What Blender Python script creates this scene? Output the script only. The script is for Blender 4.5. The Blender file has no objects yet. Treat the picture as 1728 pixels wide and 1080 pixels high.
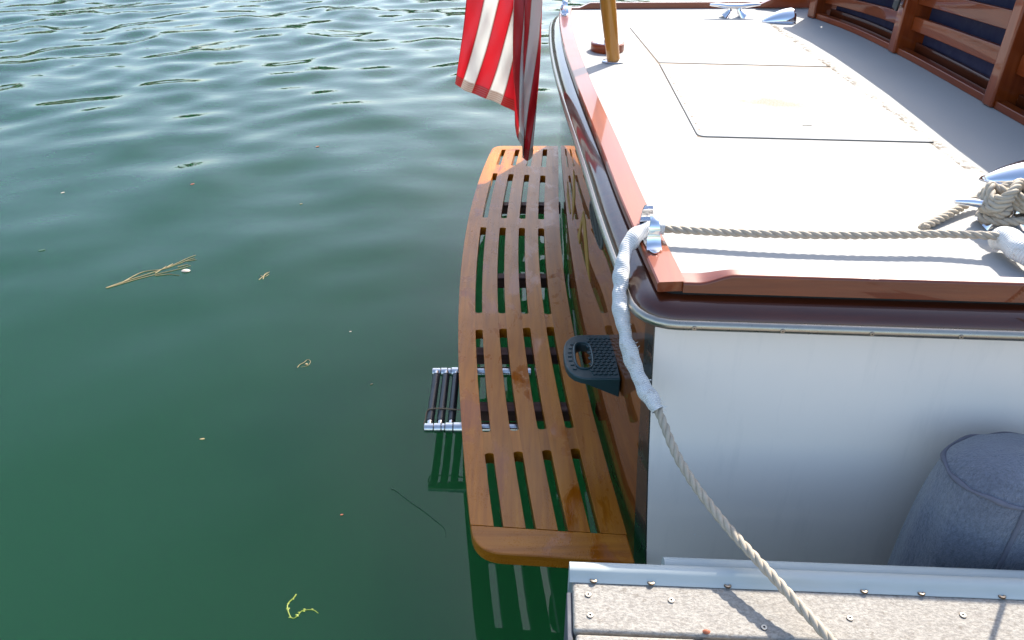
import bpy, bmesh, math, random
import numpy as np
from mathutils import Vector, Matrix
random.seed(7); rng = np.random.default_rng(11)
R = math.radians
SC = bpy.context.scene
COL = SC.collection

# ------------------------------------------------------------------ camera
CAM_H, PITCH, FPX = 2.0, R(32.8), 1290.0          # eye height over the water, downward pitch, focal length in photo pixels
cam_d = bpy.data.cameras.new('camera'); cam = bpy.data.objects.new('camera', cam_d); COL.objects.link(cam)
cam.location = (0, 0, CAM_H); cam.rotation_euler = (math.pi/2 - PITCH, 0, 0)
cam_d.sensor_width = 36; cam_d.lens = 36*FPX/1728; cam_d.clip_start = 0.05; cam_d.clip_end = 3000
SC.camera = cam

# ------------------------------------------------------------------ light
SUN_AZ, SUN_EL = R(33), R(39.8)                      # azimuth from +Y towards +X
w = bpy.data.worlds.new('World'); SC.world = w; w.use_nodes = True
nt = w.node_tree; bg = nt.nodes['Background']
sky = nt.nodes.new('ShaderNodeTexSky'); sky.sky_type = 'NISHITA'; sky.sun_disc = False
sky.sun_elevation = SUN_EL; sky.sun_rotation = SUN_AZ; sky.air_density = 1.0; sky.dust_density = 1.8; sky.ozone_density = 1.0
nt.links.new(sky.outputs[0], bg.inputs[0]); bg.inputs[1].default_value = 0.15
sd = bpy.data.lights.new('sun', 'SUN'); sd.energy = 4.0; sd.angle = R(0.53); sd.color = (1.0, 0.94, 0.84)
sun = bpy.data.objects.new('sun', sd); COL.objects.link(sun)
to_sun = Vector((math.cos(SUN_EL)*math.sin(SUN_AZ), math.cos(SUN_EL)*math.cos(SUN_AZ), math.sin(SUN_EL)))
sun.rotation_euler = to_sun.to_track_quat('Z', 'Y').to_euler(); sun.location = to_sun*50
vs = SC.view_settings; vs.view_transform = 'Standard'; vs.look = 'None'; vs.gamma = 1; vs.exposure = 1.35
SC.cycles.use_denoising = True
SC.cycles.max_bounces = 10; SC.cycles.sample_clamp_indirect = 6

# ------------------------------------------------------------------ helpers
SP, CP = math.sin(PITCH), math.cos(PITCH)
def ray(px, py):
    u, v = (px-864)/FPX, (py-540)/FPX
    return Vector((u, CP - v*SP, -(SP + v*CP)))
def U(px, py, z):                                  # ground point under a sight line at height z
    d = ray(px, py); k = (z-CAM_H)/d.z
    return Vector((d.x*k, d.y*k, z))
def UY(px, py, Y):                                 # the same on an upright plane at distance Y
    d = ray(px, py); k = Y/d.y
    return Vector((d.x*k, Y, CAM_H + d.z*k))
def UX(px, py, X):
    d = ray(px, py); k = X/d.x
    return Vector((X, d.y*k, CAM_H + d.z*k))

def spline1(xs, ys):                               # smooth 1-D interpolation (Catmull-Rom style hermite)
    xs = np.array(xs, float); ys = np.array(ys, float)
    m = np.gradient(ys, xs)
    def f(x):
        x = np.clip(np.asarray(x, float), xs[0], xs[-1])
        i = np.clip(np.searchsorted(xs, x) - 1, 0, len(xs)-2)
        h = xs[i+1]-xs[i]; t = (x-xs[i])/h
        r = (2*t**3-3*t**2+1)*ys[i] + (t**3-2*t**2+t)*h*m[i] + (-2*t**3+3*t**2)*ys[i+1] + (t**3-t**2)*h*m[i+1]
        return float(r) if r.ndim == 0 else r
    return f
def catmull(pts, step):
    P = [Vector(p) for p in pts]; P = [P[0]*2-P[1]] + P + [P[-1]*2-P[-2]]
    out = []
    for i in range(1, len(P)-2):
        n = max(2, int((P[i+1]-P[i]).length/step))
        for k in range(n):
            t = k/n; a, b, c, d = P[i-1], P[i], P[i+1], P[i+2]
            out.append(0.5*((2*b) + (c-a)*t + (2*a-5*b+4*c-d)*t*t + (3*b-a-3*c+d)*t**3))
    out.append(P[-2].copy()); return out
def frames(path):
    n = len(path); T = [(path[min(i+1, n-1)]-path[max(i-1, 0)]).normalized() for i in range(n)]
    a = Vector((0, 0, 1)) if abs(T[0].z) < .9 else Vector((1, 0, 0))
    N = [(a - T[0]*a.dot(T[0])).normalized()]
    for i in range(1, n):
        v = N[-1] - T[i]*N[-1].dot(T[i]); N.append(v.normalized())
    return T, N, [t.cross(m) for t, m in zip(T, N)]

class MB:
    def __init__(s): s.v, s.f = [], []
    def add(s, vs, fs):
        o = len(s.v); s.v += [tuple(p) for p in vs]; s.f += [tuple(i+o for i in f) for f in fs]; return s
    def box(s, c, d, rz=0, rx=0, ry=0):
        M = Matrix.Translation(c) @ Matrix.Rotation(rz, 4, 'Z') @ Matrix.Rotation(ry, 4, 'Y') @ Matrix.Rotation(rx, 4, 'X')
        vs = [M @ Vector((x*d[0]/2, y*d[1]/2, z*d[2]/2)) for x in (-1, 1) for y in (-1, 1) for z in (-1, 1)]
        return s.add(vs, [(0,1,3,2),(4,6,7,5),(0,4,5,1),(2,3,7,6),(0,2,6,4),(1,5,7,3)])
    def loft(s, rings, close=True, caps=True):     # rings: list of equal-length point loops
        n = len(rings[0]); vs = [p for r in rings for p in r]; fs = []
        for i in range(len(rings)-1):
            for j in range(n if close else n-1):
                k = (j+1) % n; fs.append((i*n+j, i*n+k, (i+1)*n+k, (i+1)*n+j))
        if caps and close:
            fs.append(tuple(range(n))[::-1]); fs.append(tuple((len(rings)-1)*n+j for j in range(n)))
        return s.add(vs, fs)
    def tube(s, path, r, n=10, caps=True, rf=None):
        T, N, B = frames(path); rings = []
        for i, p in enumerate(path):
            rr = r if rf is None else rf(i/(len(path)-1))
            rings.append([p + (N[i]*math.cos(a) + B[i]*math.sin(a))*rr for a in (2*math.pi*k/n for k in range(n))])
        return s.loft(rings, True, caps)
    def rope(s, path, R_, pitch, n=7, seed=0):     # three laid strands
        T, N, B = frames(path); L = 0; ph = [0]
        for i in range(1, len(path)): L += (path[i]-path[i-1]).length; ph.append(L)
        for k in range(3):
            c = []
            for i, p in enumerate(path):
                a = 2*math.pi*(ph[i]/pitch + k/3); c.append(p + (N[i]*math.cos(a)+B[i]*math.sin(a))*R_*0.5)
            s.tube(c, R_*0.56, n)
        return s
    def lathe(s, c, prof, n=32, sx=1, sy=1):       # prof: (r, z)
        rings = [[Vector((c[0]+r*math.cos(2*math.pi*k/n)*sx, c[1]+r*math.sin(2*math.pi*k/n)*sy, c[2]+z)) for k in range(n)] for r, z in prof]
        return s.loft(rings, True, True)
    def prism(s, poly, z0, z1):                    # poly: CCW (x, y)
        n = len(poly); vs = [(x, y, z0) for x, y in poly] + [(x, y, z1) for x, y in poly]
        return s.add(vs, [tuple(range(n))[::-1], tuple(range(n, 2*n))] + [(i, (i+1) % n, n+(i+1) % n, n+i) for i in range(n)])
    def build(s, name, m, parent=None, smooth=35, bevel=0, seg=2):
        me = bpy.data.meshes.new(name); me.from_pydata(s.v, [], s.f); me.validate()
        bm = bmesh.new(); bm.from_mesh(me); bmesh.ops.recalc_face_normals(bm, faces=bm.faces); bm.to_mesh(me); bm.free()
        me.materials.append(m)
        o = bpy.data.objects.new(name, me); COL.objects.link(o)
        if parent is not None: o.parent = parent
        me.polygons.foreach_set('use_smooth', [True]*len(me.polygons))
        if bevel:
            b = o.modifiers.new('bevel', 'BEVEL'); b.width = bevel; b.segments = seg; b.limit_method = 'ANGLE'; b.angle_limit = R(30); b.harden_normals = True
        else:
            me.set_sharp_from_angle(angle=R(smooth))
        return o
def tag(o, label=None, cat=None, group=None, kind=None):
    if label: o['label'] = label
    if cat: o['category'] = cat
    if group: o['group'] = group
    if kind: o['kind'] = kind
    return o
def empty(name, loc=(0, 0, 0), parent=None):
    o = bpy.data.objects.new(name, None); COL.objects.link(o); o.location = loc; o.empty_display_size = .1
    if parent is not None: o.parent = parent
    return o
def dup(o, loc=None, parent=None):
    c = o.copy(); COL.objects.link(c); c.parent = parent if parent is not None else o.parent
    if loc is not None: c.location = loc
    return c

# ------------------------------------------------------------------ materials
class NT:
    def __init__(s, name):
        s.m = bpy.data.materials.new(name); s.m.use_nodes = True; s.t = s.m.node_tree
        s.p = s.t.nodes['Principled BSDF']; s.out = s.t.nodes['Material Output']; s.co = None
    def n(s, typ, **kw):
        nd = s.t.nodes.new(typ)
        for k, v in kw.items(): setattr(nd, k, v)
        return nd
    def l(s, a, b): s.t.links.new(a, b)
    def coord(s, scale=(1, 1, 1), rot=(0, 0, 0), kind='Object'):
        if s.co is None: s.co = s.n('ShaderNodeTexCoord')
        mp = s.n('ShaderNodeMapping'); mp.inputs['Scale'].default_value = scale; mp.inputs['Rotation'].default_value = rot
        s.l(s.co.outputs[kind], mp.inputs[0]); return mp.outputs[0]
    def noise(s, vec, scale, detail=4, rough=.55, dist=0):
        nd = s.n('ShaderNodeTexNoise'); nd.inputs['Scale'].default_value = scale; nd.inputs['Detail'].default_value = detail
        nd.inputs['Roughness'].default_value = rough; nd.inputs['Distortion'].default_value = dist; s.l(vec, nd.inputs['Vector']); return nd.outputs['Fac']
    def ramp(s, fac, stops, interp='LINEAR'):
        nd = s.n('ShaderNodeValToRGB'); cr = nd.color_ramp; cr.interpolation = interp
        while len(cr.elements) < len(stops): cr.elements.new(.5)
        for e, (p, c) in zip(cr.elements, stops):
            e.position = p; e.color = (c, c, c, 1) if isinstance(c, (int, float)) else (*c, 1)
        s.l(fac, nd.inputs[0]); return nd.outputs[0]
    def mix(s, fac, a, b, mode='MIX'):
        nd = s.n('ShaderNodeMix', data_type='RGBA', blend_type=mode)
        for sock, v in ((nd.inputs[0], fac), (nd.inputs[6], a), (nd.inputs[7], b)):
            if isinstance(v, (int, float)): sock.default_value = v
            elif isinstance(v, tuple): sock.default_value = (*v, 1)
            else: s.l(v, sock)
        return nd.outputs[2]
    def math(s, op, a, b=None, c=None):
        nd = s.n('ShaderNodeMath', operation=op)
        for i, v in enumerate((a, b, c)):
            if v is None: continue
            if isinstance(v, (int, float)): nd.inputs[i].default_value = v
            else: s.l(v, nd.inputs[i])
        return nd.outputs[0]
    def bump(s, h, strength, dist=.002, prev=None):
        nd = s.n('ShaderNodeBump'); nd.inputs['Strength'].default_value = strength; nd.inputs['Distance'].default_value = dist
        s.l(h, nd.inputs['Height'])
        if prev is not None: s.l(prev, nd.inputs['Normal'])
        return nd.outputs[0]
    def set(s, **kw):
        for k, v in kw.items():
            sock = s.p.inputs[k]
            if isinstance(v, (int, float)): sock.default_value = v
            elif isinstance(v, tuple): sock.default_value = (*v, 1) if sock.type == 'RGBA' else v
            else: s.l(v, sock)
        return s.m

def wood(name, dark, mid, light, axis='y', rough=(.22, .4), coat=.5, wet=False, fine=60, coat_r=.06, spec=.2):
    s = NT(name)
    st = {'x': (.06, 1, 1), 'y': (1, .06, 1), 'z': (1, 1, .06)}[axis]
    oi = s.n('ShaderNodeObjectInfo')
    v = s.coord(st)
    add = s.n('ShaderNodeVectorMath', operation='ADD'); s.l(v, add.inputs[0])
    cm = s.n('ShaderNodeCombineXYZ'); s.l(s.math('MULTIPLY', oi.outputs['Random'], 37.0), cm.inputs[0]); s.l(s.math('MULTIPLY', oi.outputs['Random'], 11.0), cm.inputs[2])
    s.l(cm.outputs[0], add.inputs[1]); v = add.outputs[0]
    g1 = s.noise(v, fine, 5, .6, .4); g2 = s.noise(v, fine*.22, 3, .5, 1.2); g3 = s.noise(s.coord(), 2.2, 3)
    g4 = s.noise(s.coord({'x': (.1, 1, 1), 'y': (1, .1, 1), 'z': (1, 1, .1)}[axis]), 500, 2)
    c = s.ramp(s.math('ADD', s.math('MULTIPLY', g1, .55), s.math('MULTIPLY', g2, .45)), [(.33, dark), (.5, mid), (.68, light)])
    tone = s.math('MULTIPLY_ADD', oi.outputs['Random'], .3, .85)
    c = s.mix(1.0, c, s.mix(g3, (.72, .70, .68), (1.22, 1.2, 1.15)), 'MULTIPLY')
    hs = s.n('ShaderNodeHueSaturation'); s.l(c, hs.inputs['Color']); s.l(tone, hs.inputs['Value']); c = hs.outputs[0]
    r = s.ramp(g3, [(.3, rough[0]), (.7, rough[1])])
    nb = s.bump(s.math('ADD', g1, s.math('MULTIPLY', g4, .5)), .12, .0015)
    if wet:
        wv = s.noise(s.coord((1, .55, 1)), 7.5, 6, .62, .6)
        wm = s.ramp(wv, [(.53, 0.0), (.62, 1.0)])
        drops = s.n('ShaderNodeTexVoronoi'); drops.inputs['Scale'].default_value = 170; s.l(s.coord(), drops.inputs['Vector'])
        dm = s.ramp(drops.outputs['Distance'], [(.22, 1.0), (.34, 0.0)])
        zone = s.ramp(s.noise(s.coord(), 6, 4), [(.52, 0.0), (.6, 1.0)])
        dm = s.math('MULTIPLY', dm, zone)
        c = s.mix(wm, c, s.mix(1.0, c, (.82, .66, .55), 'MULTIPLY'))
        r = s.mix(s.math('MAXIMUM', wm, dm), s.mix(g3, (.26,)*3, (.40,)*3), (.07, .07, .07))
        nb = s.bump(dm, .5, .0012, nb)
    s.set(**{'Base Color': c, 'Roughness': r, 'Coat Weight': coat, 'Coat Roughness': coat_r, 'Specular IOR Level': spec, 'Normal': nb})
    return s.m

def plain(name, col, rough=.5, metal=0, coat=0, var=.12, nscale=9, bump=0, bscale=200, bdist=.001, **kw):
    s = NT(name); v = s.coord()
    n1 = s.noise(v, nscale, 5)
    c = s.mix(n1, tuple(x*(1-var) for x in col), tuple(min(1, x*(1+var)) for x in col))
    d = {'Base Color': c, 'Metallic': metal, 'Coat Weight': coat,
         'Roughness': s.ramp(s.noise(v, nscale*2.3, 4), [(.3, max(.01, rough*.8)), (.7, min(1, rough*1.2))])}
    if bump: d['Normal'] = s.bump(s.noise(v, bscale, 4, .6), bump, bdist)
    s.set(**d); s.set(**kw); return s.m

M = {}
TEAK = ((.255, .074, .0025), (.37, .120, .006), (.47, .170, .013))
M['teak'] = wood('teak_platform', *TEAK, axis='y', rough=(.3, .42), coat=0, wet=True, fine=70, coat_r=.12, spec=.34)
M['teak_x'] = wood('teak_end_grain', *TEAK, axis='x', rough=(.3, .42), coat=0, wet=True, fine=70, coat_r=.12, spec=.34)
MAH = ((.15, .024, .004), (.20, .036, .006), (.25, .050, .009))
M['mah_y'] = wood('varnished_mahogany_across', *MAH, axis='y', rough=(.3, .45), coat=.55, fine=45, coat_r=.03)
M['mah_x'] = wood('varnished_mahogany_along', *MAH, axis='x', rough=(.3, .45), coat=1, fine=45, coat_r=.03)
M['mah_z'] = wood('varnished_mahogany_upright', *MAH, axis='z', rough=(.3, .45), coat=1, fine=45, coat_r=.05)
DMAH = ((.045, .009, .003), (.07, .014, .004), (.10, .021, .006))
M['dmah'] = wood('dark_mahogany_guard', *DMAH, axis='x', rough=(.3, .45), coat=1, fine=45, coat_r=.05)
M['dmah_y'] = wood('dark_mahogany_guard_across', *DMAH, axis='y', rough=(.3, .45), coat=1, fine=45, coat_r=.05)
M['transom'] = wood('varnished_transom', (0.12, 0.0315, 0.0045), (0.1725, 0.048, 0.0075), (0.225, 0.0675, 0.012), axis='y', rough=(.35, .5), coat=1, fine=38, coat_r=.012)
M['transom'].node_tree.nodes['Principled BSDF'].inputs['Coat IOR'].default_value = 1.75
M['spruce'] = wood('varnished_spruce', (0.27, 0.0975, 0.009), (0.36, 0.1425, 0.015), (0.435, 0.1875, 0.02625), axis='z', rough=(.3, .4), coat=1, fine=60, coat_r=.04)
M['beam'] = wood('weathered_beam', (.07, .035, .03), (.12, .065, .055), (.19, .12, .10), axis='x', rough=(.5, .7), coat=0)
M['hull'] = plain('white_topsides', (.79, .775, .75), .2, coat=.6, var=.03, nscale=3, bump=.03, bscale=14, bdist=.004)
def mat_hull():
    s = NT('white_topsides'); v = s.coord(); n = s.noise(v, 3, 4)
    c = s.mix(n, (.86, .765, .675), (.89, .795, .705))
    st = s.ramp(s.noise(s.coord((1, 1, .08)), 26, 5, .6), [(.55, 0.0), (.8, .2)])
    c = s.mix(st, c, (.50, .47, .42))
    sep = s.n('ShaderNodeSeparateXYZ'); s.l(v, sep.inputs[0])
    low = s.ramp(sep.outputs[2], [(.35, 1.0), (.75, 0.0)])
    vo = s.n('ShaderNodeTexVoronoi'); vo.inputs['Scale'].default_value = 46; s.l(v, vo.inputs['Vector'])
    dots = s.math('MULTIPLY', s.ramp(vo.outputs['Distance'], [(.05, 1.0), (.10, 0.0)]), s.ramp(s.noise(v, 9, 2), [(.5, 0.0), (.6, 1.0)]))
    c = s.mix(s.math('MULTIPLY', s.math('MULTIPLY', dots, low), .8), c, (.9, .9, .88))
    sc = s.ramp(s.noise(s.coord((.4, 1, 2.5)), 60, 5, .7), [(.70, 0.0), (.78, .35)])
    c = s.mix(s.math('MULTIPLY', sc, .6), c, (.42, .40, .38))
    return s.set(**{'Base Color': c, 'Roughness': .3, 'Coat Weight': .2, 'Coat Roughness': .08, 'Normal': s.bump(dots, .4, .001)})
M['hull'] = mat_hull()
M['chrome'] = plain('polished_chrome', (.80, .80, .82), .07, metal=1, var=.04)
M['steel'] = plain('stainless_strip', (.40, .36, .30), .32, metal=1, var=.15, nscale=40)
M['steel_worn'] = plain('worn_stainless', (.62, .60, .58), .2, metal=1, var=.25, nscale=60)
M['black'] = plain('black_rubber', (.016, .018, .022), .38, var=.2)
M['dark'] = plain('dark_recess', (.012, .011, .010), .7)
M['green_plastic'] = plain('dark_green_plastic', (.014, .042, .046), .38, var=.15, bump=.15, bscale=500)
M['vent'] = plain('bronze_vent', (.07, .085, .08), .45, var=.2)
M['gold'] = plain('gold_leaf', (.40, .25, .04), .35, metal=.3, var=.1)
M['vinyl'] = plain('white_dock_vinyl', (.44, .47, .45), .8, var=.07, nscale=7, bump=.06, bscale=30, bdist=.004, **{'Specular IOR Level': .15})
M['screw'] = plain('screw_head', (.42, .36, .29), .35, metal=.9, var=.3, nscale=300)
M['screw_white'] = plain('painted_screw_head', (.75, .70, .60), .45, var=.2, nscale=300)
M['navy'] = plain('navy_canvas', (.022, .020, .055), .9, var=.15, bump=.3, bscale=900)
M['rope'] = plain('tan_nylon_rope', (.42, .355, .27), .75, var=.22, nscale=60, bump=.7, bscale=900, bdist=.0012)
M['cord'] = plain('brown_cord', (.22, .15, .09), .8, var=.2)
M['debris_tan'] = plain('dry_grass', (.27, .21, .10), .7, var=.2, nscale=80)
M['debris_green'] = plain('water_weed', (.22, .27, .03), .5, var=.25, nscale=80)
M['debris_dark'] = plain('dark_weed', (.03, .07, .03), .5, var=.2)
M['debris_white'] = plain('pale_shell', (.55, .45, .36), .5, var=.15, nscale=80)
M['debris_red'] = plain('dead_leaf', (.30, .09, .04), .6, var=.2, nscale=80)
M['dock_frame'] = plain('weathered_dock_frame', (.10, .10, .11), .8, var=.3, nscale=20, bump=.4, bscale=80)
M['float'] = plain('grey_dock_float', (.34, .34, .33), .8)

def mat_screw(name, col, met, rough):
    s = NT(name); v = s.coord(); ln = s.n('ShaderNodeVectorMath', operation='LENGTH'); s.l(v, ln.inputs[0])
    n = s.noise(v, 300, 3)
    c = s.mix(s.math('LESS_THAN', ln.outputs['Value'], .0026), s.mix(n, tuple(x*.7 for x in col), col), (.02, .015, .012))
    c = s.mix(s.math('GREATER_THAN', ln.outputs['Value'], .0062), c, (.12, .08, .05))
    return s.set(**{'Base Color': c, 'Metallic': met, 'Roughness': rough})
M['screw_white'] = mat_screw('painted_screw_head', (.70, .62, .50), 0, .45); M['screw'] = mat_screw('screw_head', (.45, .38, .30), .8, .38)
def mat_deck():
    s = NT('white_nonskid_deck'); v = s.coord()
    n = s.noise(v, 3, 5); grit = s.noise(v, 700, 2)
    c = s.mix(n, (.345, .338, .320), (.385, .378, .358))
    # dirt with its own shape: streaks beside the hatch edge and worn blotches on the lid
    sep = s.n('ShaderNodeSeparateXYZ'); s.l(v, sep.inputs[0])
    a, b = U(1318, 57, 1.09), U(1560, 236, 1.09); d = (b-a).normalized(); nx, ny = -d.y, d.x
    if nx < 0: nx, ny = -nx, -ny
    dist = s.math('ADD', s.math('MULTIPLY', sep.outputs[0], nx), s.math('ADD', s.math('MULTIPLY', sep.outputs[1], ny), -(a.x*nx+a.y*ny)))
    band = s.ramp(s.math('MULTIPLY', dist, 10.0), [(.0, 0.0), (.06, 1.0), (.35, .7), (.62, 0.0)])
    sp = s.ramp(s.noise(v, 34, 6, .7), [(.46, 0.0), (.54, 1.0)]); zn = s.ramp(s.noise(v, 5.5, 2), [(.40, 0.0), (.52, 1.0)])
    c = s.mix(s.math('MULTIPLY', s.math('MULTIPLY', band, sp), s.math('MULTIPLY', zn, 1.0)), c, (.10, .07, .04))
    def blob(px, py, rx, ry, rot):
        p = U(px, py, 1.1); mp = s.n('ShaderNodeMapping', vector_type='TEXTURE')
        mp.inputs['Location'].default_value = p; mp.inputs['Rotation'].default_value = (0, 0, rot); mp.inputs['Scale'].default_value = (rx, ry, 1e3)
        s.l(v, mp.inputs[0]); ln = s.n('ShaderNodeVectorMath', operation='LENGTH'); s.l(mp.outputs[0], ln.inputs[0])
        return s.ramp(s.math('ADD', ln.outputs['Value'], s.math('MULTIPLY', s.math('SUBTRACT', s.noise(v, 9, 5, .65), .5), 1.6)), [(.35, 1.0), (1.0, 0.0)])
    for px, py, rx, ry, rot, k, colr in ((1305, 172, .24, .085, -.25, .8, (.19, .14, .075)), (1325, 137, .18, .07, -.1, .55, (.26, .22, .13)),
                                        (1170, 122, .13, .07, .2, .4, (.28, .25, .16)), (1480, 208, .18, .08, 0, .45, (.28, .25, .16)), (1225, 188, .12, .06, 0, .45, (.28, .25, .16))):
        c = s.mix(s.math('MULTIPLY', blob(px, py, rx, ry, rot), s.math('MULTIPLY', s.ramp(s.noise(v, 160, 3), [(.3, .45), (.6, 1.0)]), k)), c, colr)
    s.set(**{'Base Color': c, 'Roughness': s.ramp(n, [(.3, .6), (.7, .75)]), 'Specular IOR Level': .12, 'Normal': s.bump(grit, .3, .0012)}); return s.m
M['deck'] = mat_deck()

def mat_plank():
    s = NT('composite_plank'); v = s.coord(); oi = s.n('ShaderNodeObjectInfo')
    n = s.noise(v, 5, 5); f = s.noise(s.coord((.55, 1, 1)), 210, 5, .7); sp = s.noise(v, 70, 5, .65)
    c = s.mix(n, (.325, .295, .255), (.40, .37, .325))
    c = s.mix(s.ramp(f, [(.38, .55), (.6, 0.0)]), c, (0.12, 0.1, 0.085))
    c = s.mix(s.ramp(sp, [(.58, 0.0), (.72, .6)]), c, (.12, .09, .06))
    s.set(**{'Base Color': c, 'Roughness': .85, 'Normal': s.bump(f, .8, .003, s.bump(sp, .4, .003))}); return s.m
M['plank'] = mat_plank()

def mat_sleeve():
    s = NT('white_webbing_sleeve'); uv = s.coord(kind='UV'); v = s.coord()
    sep = s.n('ShaderNodeSeparateXYZ'); s.l(uv, sep.inputs[0])
    w1 = s.math('SINE', s.math('MULTIPLY', sep.outputs[1], 2*math.pi/.0052)); w2 = s.math('SINE', s.math('MULTIPLY', sep.outputs[0], 2*math.pi*46))
    n = s.noise(v, 25, 5)
    c = s.mix(n, (.62, .60, .565), (.78, .765, .735)); c = s.mix(s.ramp(s.noise(v, 60, 4), [(.58, 0.0), (.7, .5)]), c, (.40, .33, .25))
    h = s.math('ADD', w1, s.math('MULTIPLY', w2, .35))
    s.set(**{'Base Color': c, 'Roughness': .85, 'Sheen Weight': .3, 'Subsurface Weight': .0, 'Normal': s.bump(h, .7, .0012)}); return s.m
M['sleeve'] = mat_sleeve()

def mat_fender():
    s = NT('blue_fleece_cover'); v = s.coord()
    n = s.noise(v, 6, 5, .6); f = s.noise(s.coord((1, 1, .35)), 190, 5, .75, .3); f2 = s.noise(v, 60, 4, .6)
    c = s.mix(n, (.12, .135, .18), (.24, .26, .32)); c = s.mix(s.ramp(f, [(.35, .7), (.62, 0.0)]), c, (.055, .06, .085))
    c = s.mix(s.ramp(s.noise(v, 14, 5, .7), [(.6, 0.0), (.75, .55)]), c, (.08, .07, .075))
    s.set(**{'Base Color': c, 'Roughness': .95, 'Sheen Weight': .55, 'Sheen Roughness': .5, 'Normal': s.bump(f, 1.0, .006, s.bump(f2, .6, .006))}); return s.m
M['fleece'] = mat_fender()
M['piping'] = plain('fleece_seam', (.13, .13, .16), .9, var=.25, nscale=40, bump=.6, bscale=300)

def mat_flag():
    s = NT('flag_nylon'); uv = s.coord(kind='UV'); sep = s.n('ShaderNodeSeparateXYZ'); s.l(uv, sep.inputs[0])
    u13 = s.math('MULTIPLY', sep.outputs[0], 13.0); fr = s.math('FRACT', u13)
    par = s.math('MODULO', s.math('FLOOR', u13), 2.0)           # 0 red, 1 white
    seam = s.math('LESS_THAN', s.math('MINIMUM', fr, s.math('SUBTRACT', 1.0, fr)), .06)
    V = sep.outputs[1]
    hem = s.math('LESS_THAN', V, .055)
    canton = s.math('MULTIPLY', s.math('GREATER_THAN', V, .80), s.math('GREATER_THAN', sep.outputs[0], 6/13))
    c = s.mix(par, (0.4592, 0.00984, 0.0164), (0.6232, 0.5904, 0.5412))
    c = s.mix(canton, c, (.02, .03, .14))
    dbl = s.math('MAXIMUM', seam, hem)
    st = s.math('MULTIPLY', hem, s.math('GREATER_THAN', s.math('SINE', s.math('MULTIPLY', V, 2*math.pi/.011)), .55))
    c = s.mix(s.math('MULTIPLY', dbl, .32), c, s.mix(par, (.30, .008, .014), (.55, .40, .27)))
    c = s.mix(s.math('MULTIPLY', st, .5), c, (.30, .20, .14))
    d = s.n('ShaderNodeBsdfDiffuse'); s.l(c, d.inputs[0])
    t = s.n('ShaderNodeBsdfTranslucent'); s.l(s.mix(dbl, c, s.mix(1.0, c, (.5, .4, .35), 'MULTIPLY')), t.inputs[0])
    g = s.n('ShaderNodeBsdfGlossy'); g.inputs['Roughness'].default_value = .45; g.inputs[0].default_value = (1, 1, 1, 1)
    wv = s.n('ShaderNodeBump'); wv.inputs['Strength'].default_value = .35; wv.inputs['Distance'].default_value = .006
    s.l(s.noise(s.coord((1, 1, .45)), 38, 3, .5, .4), wv.inputs['Height'])
    for q in (d, t, g): s.l(wv.outputs[0], q.inputs['Normal'])
    m1 = s.n('ShaderNodeMixShader'); m1.inputs[0].default_value = .42; s.l(d.outputs[0], m1.inputs[1]); s.l(t.outputs[0], m1.inputs[2])
    m2 = s.n('ShaderNodeMixShader'); m2.inputs[0].default_value = .035; s.l(m1.outputs[0], m2.inputs[1]); s.l(g.outputs[0], m2.inputs[2])
    s.l(m2.outputs[0], s.out.inputs[0]); return s.m
M['flag'] = mat_flag()

def mat_water():
    s = NT('green_harbour_water'); v = s.coord()
    n = s.noise(v, .5, 3)
    c = s.mix(n, (.0056, .0340, .0125), (.0074, .0385, .0165))
    sep = s.n('ShaderNodeSeparateXYZ'); s.l(v, sep.inputs[0])
    far = s.ramp(s.math('MULTIPLY', sep.outputs[1], .02), [(.02, .05), (.12, .35), (.3, 1.0)])
    b1 = s.noise(s.coord((1, 1.5, 1)), 3.2, 3, .5); b2 = s.noise(s.coord((1, 1.4, 1)), 9.0, 2, .5)
    nb = s.n('ShaderNodeBump'); nb.inputs['Distance'].default_value = .02; s.l(s.math('MULTIPLY', far, .35), nb.inputs['Strength'])
    s.l(s.math('ADD', b1, s.math('MULTIPLY', b2, .25)), nb.inputs['Height'])
    s.set(**{'Base Color': c, 'Roughness': .015, 'IOR': 1.333, 'Subsurface Weight': 1.0, 'Subsurface Scale': 7.0, 'Normal': nb.outputs[0]})
    s.p.subsurface_method = 'BURLEY'; s.p.inputs['Subsurface Radius'].default_value = (.5, 1.0, .7)
    return s.m
M['water'] = mat_water()

# ================================================================== SETTING
# ---- water: one sheet, finely divided where the ripples can be seen
def grade(a, b, st, lo, hi, g):
    xs = list(np.arange(a, b, st)); d = st; x = xs[-1]
    while x < hi: d *= g; x += d; xs.append(x)
    d = st; x = xs[0]
    while x > lo: d *= g; x -= d; xs.insert(0, x)
    return np.array(xs)
WX = grade(-6.5, 1.6, .03, -900, 900, 1.12); WY = grade(.6, 13, .03, -60, 1500, 1.10)
GX, GY = np.meshgrid(WX, WY); dX = np.gradient(WX)[None, :]; dY = np.gradient(WY)[:, None]
H = np.zeros_like(GX); sp = np.maximum(dX, dY)
calm = np.clip((GY-1.6)/6.0, 0, 1); calm = .08 + .92*calm**1.45
for k in range(60):
    L = .34*(1.5/.34)**rng.random(); th = rng.normal(R(80), R(62)); kx, ky = 2*math.pi/L*math.cos(th), 2*math.pi/L*math.sin(th)
    amp = .0017*(L/.7)**1.05*rng.uniform(.5, 1.3)
    fil = np.clip((L/(sp*3.0))-1, 0, 1)
    short = calm if L < .8 else np.sqrt(calm)*.8+.06
    wob = .35*np.sin(GX*.7*math.sin(th)+k)+.35*np.sin(GY*.5+k*2.1)
    H += amp*fil*short*np.sin(kx*GX+ky*GY+rng.uniform(0, 6.28)+wob)
H += .5*np.maximum(H, 0)**2*20
ny, nx = GX.shape
verts = np.stack([GX, GY, H], -1).reshape(-1, 3)
idx = np.arange(nx*ny).reshape(ny, nx)
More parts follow.
